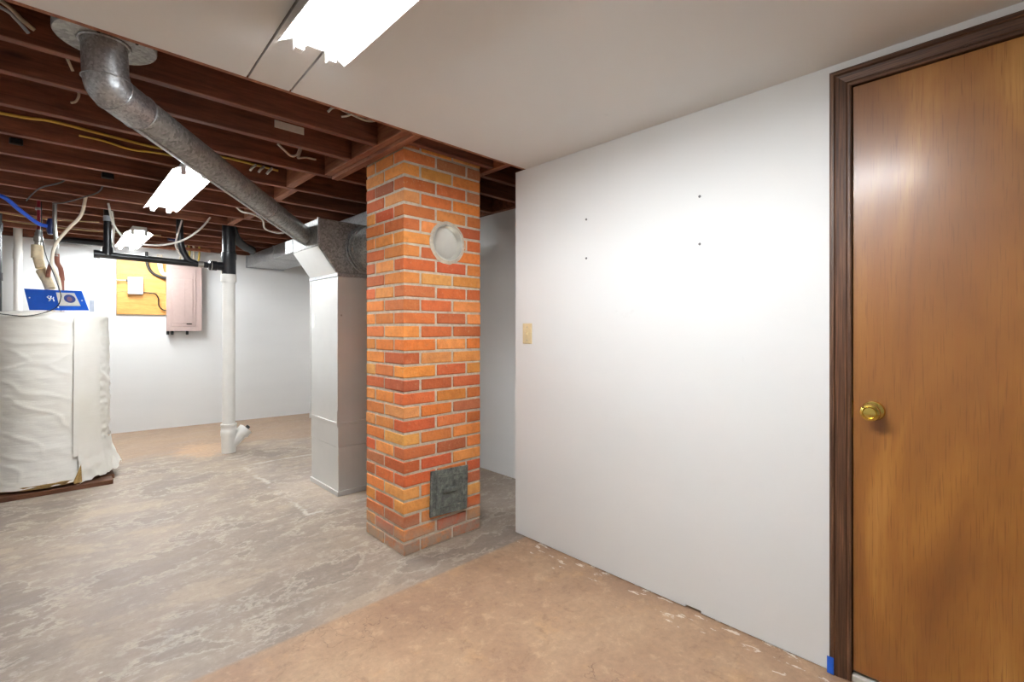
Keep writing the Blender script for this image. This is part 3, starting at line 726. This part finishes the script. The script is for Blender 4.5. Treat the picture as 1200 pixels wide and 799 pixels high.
# white mark on the left leaf: two hooked strokes
for path_ in ([(0.80, 0.70), (0.73, 0.64), (0.79, 0.57), (0.84, 0.52), (0.77, 0.45)], [(0.87, 0.70), (0.84, 0.58), (0.93, 0.58), (0.96, 0.66), (0.93, 0.58), (0.95, 0.44)]):
    obj('white_mark', tube(bm_(), [LL(s, t, 0.002) for s, t in path_], 0.0042, 6), 'white', bp)
for f, s, t in ((LL, 0.12, 0.58), (RL, 0.90, 0.50), (RL, 0.06, 0.14)):
    p = f(s, t, 0.001); n = (f(s, t, 1) - f(s, t, 0)); obj('screw', lathe(bm_(), [(0.0, 0.003), (0.005, 0.002), (0.006, 0.0)], p, n, 12), 'white', bp)
B('side_bracket', (0.205, 0.232, 4.93, 4.95, 1.342, 1.43), 'grey', bp, 0.002)

# plumbing above the heater
def pipe(name, pts, r, mat, label, cat, n=12, sub=0, group=None):
    P_ = curve(pts, sub) if sub else pts
    return tag(obj(name, tube(bm_(), P_, r, n), mat, None, 50, base=False), label, cat, group)
hp = thing('hot_water_line', 'red riser with zinc fitting and beige foam sleeves above the water heater', 'pipe', (-0.07, 5.27, 1.40))
obj('red_riser', tube(bm_(), [(-0.080, 5.277, 2.22), (-0.080, 5.277, 1.97)], 0.011, 10), 'red', hp, 50, base=False)
obj('union_fitting', lathe(bm_(), [(0.0, 0), (0.022, 0), (0.022, 0.03), (0.028, 0.035), (0.028, 0.07), (0.022, 0.075), (0.022, 0.10), (0.016, 0.11), (0.016, 0.125), (0.0, 0.125)], (-0.082, 5.279, 1.86), (0, 0, 1), 14), 'steel', hp, 40)
obj('ring_clamp', lathe(bm_(), [(0.012, 0), (0.020, 0.0), (0.020, 0.018), (0.012, 0.018)], (-0.080, 5.277, 2.14), (0, 0, 1), 14), 'steel', hp, 40)
fo = [((-0.088, 5.285, 1.865), (-0.088, 5.285, 1.765), 0.036), ((-0.085, 5.283, 1.765), (-0.068, 5.268, 1.685), 0.031), ((-0.066, 5.264, 1.668), (-0.036, 5.238, 1.595), 0.034), ((-0.036, 5.238, 1.598), (-0.014, 5.22, 1.525), 0.033), ((-0.014, 5.22, 1.525), (-0.010, 5.225, 1.346), 0.026)]
for a, b, r in fo: obj('foam_sleeve', tube(bm_(), [a, b], r, 14), 'foam', hp, 50, base=False)
obj('copper_stub', tube(bm_(), [(-0.010, 5.165, 1.72), (-0.024, 5.185, 1.66), (-0.028, 5.20, 1.615)], 0.014, 10), 'copper', hp, 50, base=False)
cp = thing('cold_water_line', 'blue-handled copper riser beside the red riser above the water heater', 'pipe', (0.0, 5.39, 1.40))
obj('copper_pipe', tube(bm_(), [(0.010, 5.19, 2.20), (0.010, 5.19, 2.0), (0.020, 5.19, 1.87), (0.022, 5.20, 1.78)], 0.013, 10), 'steel', cp, 50, base=False)
obj('valve_body', lathe(bm_(), [(0.0, 0), (0.018, 0), (0.026, 0.03), (0.026, 0.09), (0.018, 0.12), (0.0, 0.12)], (-0.012, 5.21, 1.95), (0, 0, 1), 14), 'navy', cp, 40)
obj('elbow', tube(bm_(), curve([(0.022, 5.20, 1.80), (0.026, 5.22, 1.73), (0.045, 5.27, 1.69), (0.055, 5.30, 1.60)], 5), 0.016, 10), 'copper', cp, 50, base=False)
obj('drop_pipe', tube(bm_(), [(0.055, 5.30, 1.61), (0.055, 5.30, 1.346)], 0.012, 10), 'copper', cp, 50, base=False)
pipe('blue_water_tube', [(-0.75, 5.36, 2.163), (-0.45, 5.12, 2.165), (-0.27, 4.946, 2.150), (-0.182, 5.028, 2.085), (-0.085, 5.16, 2.018), (-0.03, 5.172, 2.005)], 0.014, 'blue', 'bright blue flexible water tube sagging under the joists to the water heater', 'tube', 12, 6)
pipe('ivory_flex_cable', [(0.185, 4.95, 2.24), (0.157, 4.98, 2.089), (0.086, 5.048, 1.983), (0.019, 5.113, 1.871), (-0.003, 5.125, 1.772), (-0.003, 5.12, 1.692), (0.035, 5.10, 1.573), (0.05, 5.12, 1.34)], 0.011, 'ivory', 'thick ivory flexible cable hanging from the joists to the heater top', 'cable', 10, 6)
pipe('black_heater_wire', [(-0.40, 5.12, 1.335), (-0.29, 4.95, 1.318), (-0.153, 4.89, 1.300), (-0.054, 4.86, 1.322), (0.018, 4.836, 1.366), (0.041, 4.815, 1.429), (0.036, 4.835, 1.491), (-0.009, 4.90, 1.66), (-0.036, 5.0, 1.754), (-0.06, 5.2, 1.93), (-0.066, 5.245, 2.2)], 0.0035, 'blackc', 'thin black wire looping over the edge of the wrapped water heater', 'wire', 6, 6)

# upright pipes at the left
ylp = yb(-0.25) - 0.10
pv = thing('white_vent_pipe', 'upright white plastic pipe against the back wall behind the water heater', 'pipe', (-0.262, ylp, 0))
obj('pipe', tube(bm_(), [(-0.262, ylp, 0), (-0.262, ylp, 2.36)], 0.034, 20), 'pvc', pv, 50)
obj('coupling', tube(bm_(), [(-0.262, ylp, 1.93), (-0.262, ylp, 2.02)], 0.039, 20), 'pvc', pv, 50)
pipe('narrow_white_pipe', [(-0.43, ylp, 0), (-0.43, ylp, 2.03), (-0.44, ylp - 0.01, 2.12), (-0.5, ylp - 0.02, 2.17)], 0.024, 'pvc', 'narrow upright white pipe next to the black riser by the back wall', 'pipe', 16)
bkp = thing('black_riser_pipe', 'upright black plastic pipe left of the white pipes by the back wall', 'pipe', (-0.345, 6.0, 0))
obj('pipe', tube(bm_(), [(-0.345, 6.0, 0), (-0.345, 6.0, 2.36)], 0.030, 20), 'abs', bkp, 50)
for z in (1.62, 2.05): obj('coupling', tube(bm_(), [(-0.345, 6.0, z), (-0.345, 6.0, z + 0.07)], 0.036, 20), 'abs', bkp, 50)

# ------------------------------------------------------------------ drain stack
SX, SY = 1.243, 5.30
st = thing('drain_stack', 'tall white drain stack with black tee on top and angled cleanout foot', 'drain pipe', (SX, SY, 0))
obj('white_pipe', tube(bm_(), [(SX, SY, 0.0), (SX, SY, 1.74)], 0.055, 28), 'pvc', st, 50)
obj('lower_hub', lathe(bm_(), [(0.055, 0.0), (0.068, 0.0), (0.070, 0.01), (0.070, 0.05), (0.066, 0.055), (0.066, 0.09), (0.070, 0.095), (0.070, 0.115), (0.055, 0.118)], (SX, SY, 0.165), (0, 0, 1), 28), 'pvc', st, 40)
obj('wye_barrel', tube(bm_(), [(SX, SY, 0.0), (SX, SY, 0.17)], [0.060, 0.066], 28), 'pvc', st, 50)
w0, w1 = Vector((SX - 0.01, SY, 0.045)), Vector((SX + 0.150, SY, 0.205)); wd = (w1 - w0).normalized()
wy = obj('wye_branch', tube(bm_(), [w0, w1], 0.054, 24), 'pvc', st, 50, base=False)
obj('branch_hub', tube(bm_(), [w1 - wd * 0.055, w1 + wd * 0.005], 0.066, 24), 'pvc', st, 50, base=False)
obj('cleanout_plug', lathe(bm_(), [(0.0, 0.006), (0.052, 0.006), (0.054, 0.0)], w1 + wd * 0.004, wd, 24), 'pvc', st, 40, base=False)
bm = box(bm_(), -0.016, 0.016, -0.016, 0.016, 0, 0.03); q = wd.to_track_quat('Z', 'Y').to_matrix().to_4x4(); bmesh.ops.transform(bm, matrix=Matrix.Translation(w1 + wd * 0.009) @ q, verts=bm.verts)
obj('plug_nut', bm, 'rubber', st, bevel=0.003, base=False)
obj('upper_hub', lathe(bm_(), [(0.055, 0), (0.066, 0.0), (0.068, 0.008), (0.068, 0.072), (0.055, 0.078)], (SX, SY, 1.665), (0, 0, 1), 28), 'pvc', st, 40)
obj('black_tee', lathe(bm_(), [(0.0, 0), (0.060, 0), (0.062, 0.01), (0.062, 0.14), (0.066, 0.15), (0.066, 0.21), (0.058, 0.215), (0.0, 0.215)], (SX, SY, 1.742), (0, 0, 1), 28), 'abs', st, 40)
obj('black_pipe', tube(bm_(), [(SX, SY, 1.95), (SX, SY, 2.36)], 0.057, 28), 'abs', st, 50)
tb = obj('tee_branch', lathe(bm_(), [(0.040, 0.0), (0.040, 0.07), (0.046, 0.075), (0.046, 0.135), (0.034, 0.14), (0.0, 0.14)], (SX - 0.03, SY, 1.815), (-1, 0, 0), 24), 'abs', st, 40, base=False)
obj('branch_clamp', ring(bm_(), (SX - 0.15, SY, 1.815), (1, 0, 0), 0.046, 0.004, 24, 6), 'steel', tb, 50, base=False)
bd = thing('branch_drain_pipe', 'black horizontal branch drain pipe with two risers joining the drain stack', 'drain pipe', (0.7, SY, 1.82))
obj('horizontal_pipe', tube(bm_(), [(0.262, SY, 1.835), (SX - 0.175, SY, 1.815)], 0.028, 20), 'abs', bd, 50, base=False)
obj('end_cap', tube(bm_(), [(0.245, SY, 1.835), (0.285, SY, 1.8345)], 0.034, 20), 'abs', bd, 50, base=False)
obj('riser', tube(bm_(), [(0.335, SY, 1.835), (0.335, SY, 2.36)], 0.028, 20), 'abs', bd, 50)
obj('riser_hub', tube(bm_(), [(0.335, SY, 1.83), (0.335, SY, 1.90)], 0.035, 20), 'abs', bd, 50)
obj('riser_band', tube(bm_(), [(0.335, SY, 2.12), (0.335, SY, 2.165)], 0.0295, 20), 'grey', bd, 50)
obj('riser', tube(bm_(), curve([(0.97, SY, 1.822), (0.91, SY, 1.85), (0.866, SY, 1.93), (0.846, SY, 2.05), (0.842, SY, 2.36)], 6), 0.028, 20), 'abs', bd, 50)
obj('pipe_sleeve', tube(bm_(), [(0.985, SY, 1.8185), (1.03, SY, 1.8175)], 0.0295, 20), 'steel', bd, 50, base=False)
pipe('sagging_black_hose', [(SX + 0.05, SY + 0.1, 2.22), (1.36, 5.5, 2.13), (1.50, 5.75, 2.10), (1.66, 6.1, 2.13), (1.78, 6.5, 2.17)], 0.042, 'rubber', 'thick black hose running under the joists behind the drain stack', 'hose', 16, 5)
ybb = 6.90
pipe('black_gas_pipe', [(0.04, ybb, 2.145), (0.05, ybb, 2.145), (0.46, ybb - 0.03, 2.145)], 0.034, 'abs', 'long black pipe running along the top of the back wall', 'pipe', 16)
for dy, dz in ((-0.16, 2.155), (-0.30, 2.165)): pass

# ------------------------------------------------------------------ electrical board on the back wall
def wallx(x, z):            # frame on the back wall: +x along it, -y out of it
    return Matrix.Translation((x, yb(x), z)) @ Matrix.Rotation(WALLROT, 4, 'Z')
eb = thing('pine_backboard', 'knotty pine backboard on the white back wall beside the electrical panel', 'board', (0.77, yb(0.77), 1.376))
X0 = wallx(0.77, 0)
for z0_, z1_ in ((1.376, 1.640), (1.642, 1.838), (1.840, 2.02)):
    B('plank', (-0.240, 0.235, -0.021, -0.001, z0_, z1_), 'pine', eb, 0.002, X0)
ep = thing('electrical_panel', 'taupe metal electrical breaker panel beside the pine board', 'electrical panel', (1.17, yb(1.17), 1.178))
XP_ = wallx(1.170, 0)
B('cabinet', (-0.178, 0.178, -0.098, -0.022, 1.185, 1.985), 'pink', ep, 0.004, XP_)
B('cover', (-0.180, 0.180, -0.106, -0.098, 1.180, 1.990), 'pink', ep, 0.003, XP_)
B('panel_door', (-0.135, 0.118, -0.112, -0.106, 1.235, 1.94), 'pink', ep, 0.004, XP_)
pd_ = B('raised_door', (-0.118, 0.085, -0.117, -0.112, 1.275, 1.82), 'pink', ep, 0.003, XP_)
B('centre_rib', (-0.003, 0.003, -0.1195, -0.1172, 1.28, 1.815), 'pink', pd_, 0.001, XP_)
B('latch', (0.02, 0.075, -0.121, -0.117, 1.262, 1.274), 'dark', ep, 0.001, XP_)
for x in (-0.165, -0.12, 0.03): B('conduit_stub', (x - 0.014, x + 0.014, -0.08, -0.045, 1.135, 1.185), 'abs', ep, 0.004, XP_)
for x in (-0.02, 0.06): B('knockout_bushing', (x - 0.02, x + 0.02, -0.08, -0.045, 1.985, 2.005), 'lightgrey', ep, 0.003, XP_)
mb = thing('meter_box', 'small grey plastic junction box on the pine backboard', 'junction box', (0.70, yb(0.70) - 0.02, 1.6))
XM = wallx(0.700, 0)
B('body', (-0.068, 0.072, -0.075, -0.022, 1.612, 1.812), 'lightgrey', mb, 0.006, XM)
B('lid', (-0.055, 0.058, -0.084, -0.075, 1.655, 1.800), 'grey', mb, 0.004, XM)
B('cable_gland', (-0.082, -0.068, -0.06, -0.04, 1.755, 1.785), 'abs', mb, 0.003, XM)
yw = lambda x, o=0.05: yb(x) - o
pipe('grey_data_wire', [(0.345, yw(.345), 2.10), (0.345, yw(.345), 1.97), (0.357, yw(.357), 1.82), (0.40, yw(.4), 1.775), (0.474, yw(.474), 1.765), (0.635, yw(.63), 1.772)], 0.005, 'grey', 'thin grey wire curving down the back wall into the junction box', 'wire', 6, 6)
pipe('black_box_wire', [(0.768, yw(.77), 1.640), (0.83, yw(.83), 1.632), (0.885, yw(.885), 1.622), (0.912, yw(.91), 1.57), (0.915, yw(.915), 1.49), (0.945, yw(.945), 1.445), (0.985, yw(1.0, .06), 1.425)], 0.007, 'blackc', 'short black wire bending from the junction box to the electrical panel', 'wire', 6, 6)
pipe('service_cable', [(0.80, yw(.8), 2.12), (0.805, yw(.805), 1.98), (0.845, yw(.845), 1.885), (0.917, yw(.917, .06), 1.835), (0.984, yw(1.0, .065), 1.815)], 0.015, 'blackc', 'thick dark service cable curving over the pine board into the panel', 'cable', 10, 6)
for i in range(3):
    pipe('white_branch_cable', [(0.905 + .02 * i, yw(.9, .04), 2.10), (0.910 + .018 * i, yw(.9, .045), 1.98), (0.925 + .018 * i, yw(.93, .05), 1.90), (0.955 + 0.01 * i, yw(.98, .055), 1.855 + 0.014 * i), (0.986, yw(1.0, .06), 1.85 + 0.014 * i)], 0.006, 'ivory', 'pale branch cable looping into the side of the electrical panel', 'cable', 6, 5, 'branch cables at the panel side')
for i, (x, mt) in enumerate(((1.12, 'ivory'), (1.16, 'whitec'), (1.20, 'yellow'), (1.245, 'ivory'), (1.30, 'yellow'))):
    pipe('panel_feed_cable', [(x + 0.008 * math.sin(i * 2.1), yw(x, .12), 2.26), (x + 0.01, yw(x, .12), 2.15), (x - 0.01 * math.cos(i), yw(x, .065), 2.0)], 0.011, mt, ('yellow' if mt == 'yellow' else 'ivory' if mt == 'ivory' else 'white') + ' feed cable entering the top of the taupe electrical panel', 'cable', 8, 5, 'feed cables above the panel')

# ------------------------------------------------------------------ wires among the joists
pipe('white_hanging_cable', [(1.032, 5.035, 2.22), (0.95, 5.02, 2.101), (0.823, 5.01, 1.985), (0.671, 5.0, 1.922), (0.527, 5.0, 1.912), (0.427, 5.0, 1.942), (0.352, 5.01, 2.056), (0.322, 5.035, 2.22)], 0.008, 'whitec', 'white cable sagging in a loop under the joists before the branch drain pipe', 'cable', 8, 6)
pipe('white_drop_cable', [(0.36, 5.24, 2.2), (0.372, 5.24, 2.06), (0.366, 5.245, 1.95), (0.385, 5.262, 1.875)], 0.007, 'whitec', 'short white cable hanging beside the black riser of the branch drain', 'cable', 8, 5)
pipe('white_drop_cable', [(0.85, 5.24, 2.2), (0.81, 5.24, 2.03), (0.805, 5.24, 1.95), (0.85, 5.25, 1.87), (0.862, 5.262, 1.855)], 0.007, 'whitec', 'short white cable hanging beside the curved black riser of the branch drain', 'cable', 8, 5)
pipe('yellow_cable_run', [(-0.9, 3.43, 2.262), (-0.187, 3.432, 2.268), (-0.006, 3.43, 2.282), (0.177, 3.43, 2.272), (0.459, 3.432, 2.262), (0.75, 3.431, 2.29), (1.1, 3.432, 2.28)], 0.008, 'yellow', 'yellow cable stapled along the face of a joist above the diagonal duct', 'cable', 8, 5)
pipe('yellow_cable_run', [(0.10, 3.431, 2.238), (0.20, 3.43, 2.236), (0.32, 3.431, 2.220), (0.46, 3.432, 2.232), (0.7, 3.432, 2.225)], 0.006, 'yellow', 'short yellow cable dipping below the longer one on the joist face', 'cable', 8, 5)
pipe('pale_cable_tail', [(-0.30, 2.295, 2.36), (-0.126, 2.30, 2.290), (-0.075, 2.30, 2.248), (-0.046, 2.312, 2.231)], 0.007, 'ivory', 'pale cable tail poking into the joist beside the drywall edge', 'cable', 8, 5)
pipe('grey_cable_tail', [(-0.30, 2.272, 2.29), (-0.126, 2.272, 2.255), (-0.090, 2.278, 2.236), (-0.060, 2.305, 2.212)], 0.006, 'grey', 'grey cable tail beside the pale one at the drywall edge', 'cable', 8, 5)
pipe('ivory_cable_stub', [(0.034, 2.60, 2.30), (0.045, 2.60, 2.275), (0.058, 2.612, 2.246)], 0.005, 'ivory', 'short straight ivory cable stub on a joist near the duct elbow', 'cable', 8, 5)
pipe('ivory_cable_hook', [(0.086, 2.995, 2.312), (0.086, 2.985, 2.285), (0.076, 2.985, 2.258), (0.060, 2.995, 2.250)], 0.005, 'ivory', 'short hooked ivory cable stub on a joist behind the duct elbow', 'cable', 8, 5)
pipe('white_joist_cable', [(0.970, 2.312, 2.270), (1.0, 2.295, 2.297), (1.083, 2.295, 2.289), (1.175, 2.295, 2.283), (1.24, 2.25, 2.30)], 0.006, 'whitec', 'white cable threaded through the joist next to the chimney header', 'cable', 8, 5)
pipe('white_crossed_cable', [(1.04, 2.312, 2.268), (1.065, 2.29, 2.275), (1.10, 2.25, 2.30)], 0.005, 'whitec', 'stub of white cable crossing the longer one beside the chimney header', 'cable', 8, 5)
pipe('looped_white_cable', [(0.955, 2.99, 2.30), (0.99, 2.985, 2.272), (1.03, 2.985, 2.246), (1.065, 2.985, 2.262), (1.08, 2.99, 2.30)], 0.007, 'whitec', 'looped white cable between the joists near the chimney', 'cable', 8, 5)
pipe('bent_white_cable', [(1.09, 2.99, 2.30), (1.078, 2.985, 2.262), (1.07, 2.985, 2.243), (1.12, 2.985, 2.258), (1.18, 2.99, 2.262)], 0.006, 'whitec', 'bent white cable beside the looped one near the chimney', 'cable', 8, 5)
for i in range(3): pipe('white_cable_end', [(0.96 + .05 * i, 3.43, 2.285), (0.93 + .05 * i, 3.40, 2.25), (0.922 + .05 * i, 3.41, 2.235)], 0.008, 'paper', 'stub of white cable poking through a joist behind the looped cable', 'cable', 8, 4, 'three white cable stubs')
pipe('sagging_white_cable', [(1.06, 4.40, 2.24), (1.12, 4.38, 2.175), (1.20, 4.37, 2.165), (1.33, 4.55, 2.165), (1.42, 4.78, 2.135), (1.55, 4.82, 2.12), (1.66, 4.84, 2.16)], 0.008, 'whitec', 'white cable drooping under the joists between the diagonal duct and drain stack', 'cable', 8, 6)
pipe('black_joist_wire', [(-0.14, 5.0, 2.15), (-0.10, 4.8, 2.172), (-0.05, 4.559, 2.174), (0.04, 4.33, 2.176), (0.12, 4.26, 2.25)], 0.005, 'blackc', 'thin black wire draped under the joists above the water heater', 'wire', 6, 6)
pipe('black_joist_lead', [(0.0, 5.09, 2.17), (0.062, 5.0, 2.172), (0.149, 4.717, 2.168), (0.24, 4.50, 2.19), (0.25, 4.31, 2.235)], 0.005, 'blackc', 'thin black lead crossing under the joists toward a small black box', 'wire', 6, 6)
tag(B('black_connector', (0.235, 0.30, 4.222, 4.249, 2.225, 2.262), 'abs', bevel=0.006), 'small black connector box on a joist face above the cable lead', 'connector')
tag(B('black_connector', (-0.175, -0.12, 3.82, 3.839, 2.232, 2.268), 'abs', bevel=0.006), 'small black connector box on a joist beside the yellow cable', 'connector')
tag(B('paper_tag', (0.820, 0.968, 2.611, 2.6145, 2.244, 2.282), 'paper', bevel=0.001), 'blank white card tag fixed to a bare joist near the chimney', 'tag')
tag(B('navy_junction_box', (0.93, 1.01, 6.50, 6.598, 2.20, 2.28), 'navy', bevel=0.005), 'navy blue junction box on a joist above the branch drain pipe', 'junction box')
for i, (x0_, x1_, y_, z_) in enumerate(((0.74, 1.05, 6.78, 2.165), (1.05, 1.38, 6.72, 2.168))):
    tag(B('loose_lath', (x0_, x1_, y_, y_ + 0.05, z_ - 0.03, z_), 'header', bevel=0.002), ('long' if i == 0 else 'short') + ' pale wood strip under the joists at the back wall', 'lath')
for i, (a, b) in enumerate((((-0.6, 6.05, 2.165), (0.8, 6.02, 2.165)), ((-0.5, 5.63, 2.165), (0.3, 5.66, 2.165)))):
    pipe('tan_ceiling_cable', [a, tuple((Vector(a) + Vector(b)) / 2 + Vector((0, 0, -0.03))), b], 0.006, 'tan', ('long' if i == 0 else 'short') + ' tan cable strung under the far joists behind the water heater', 'cable', 8, 6)
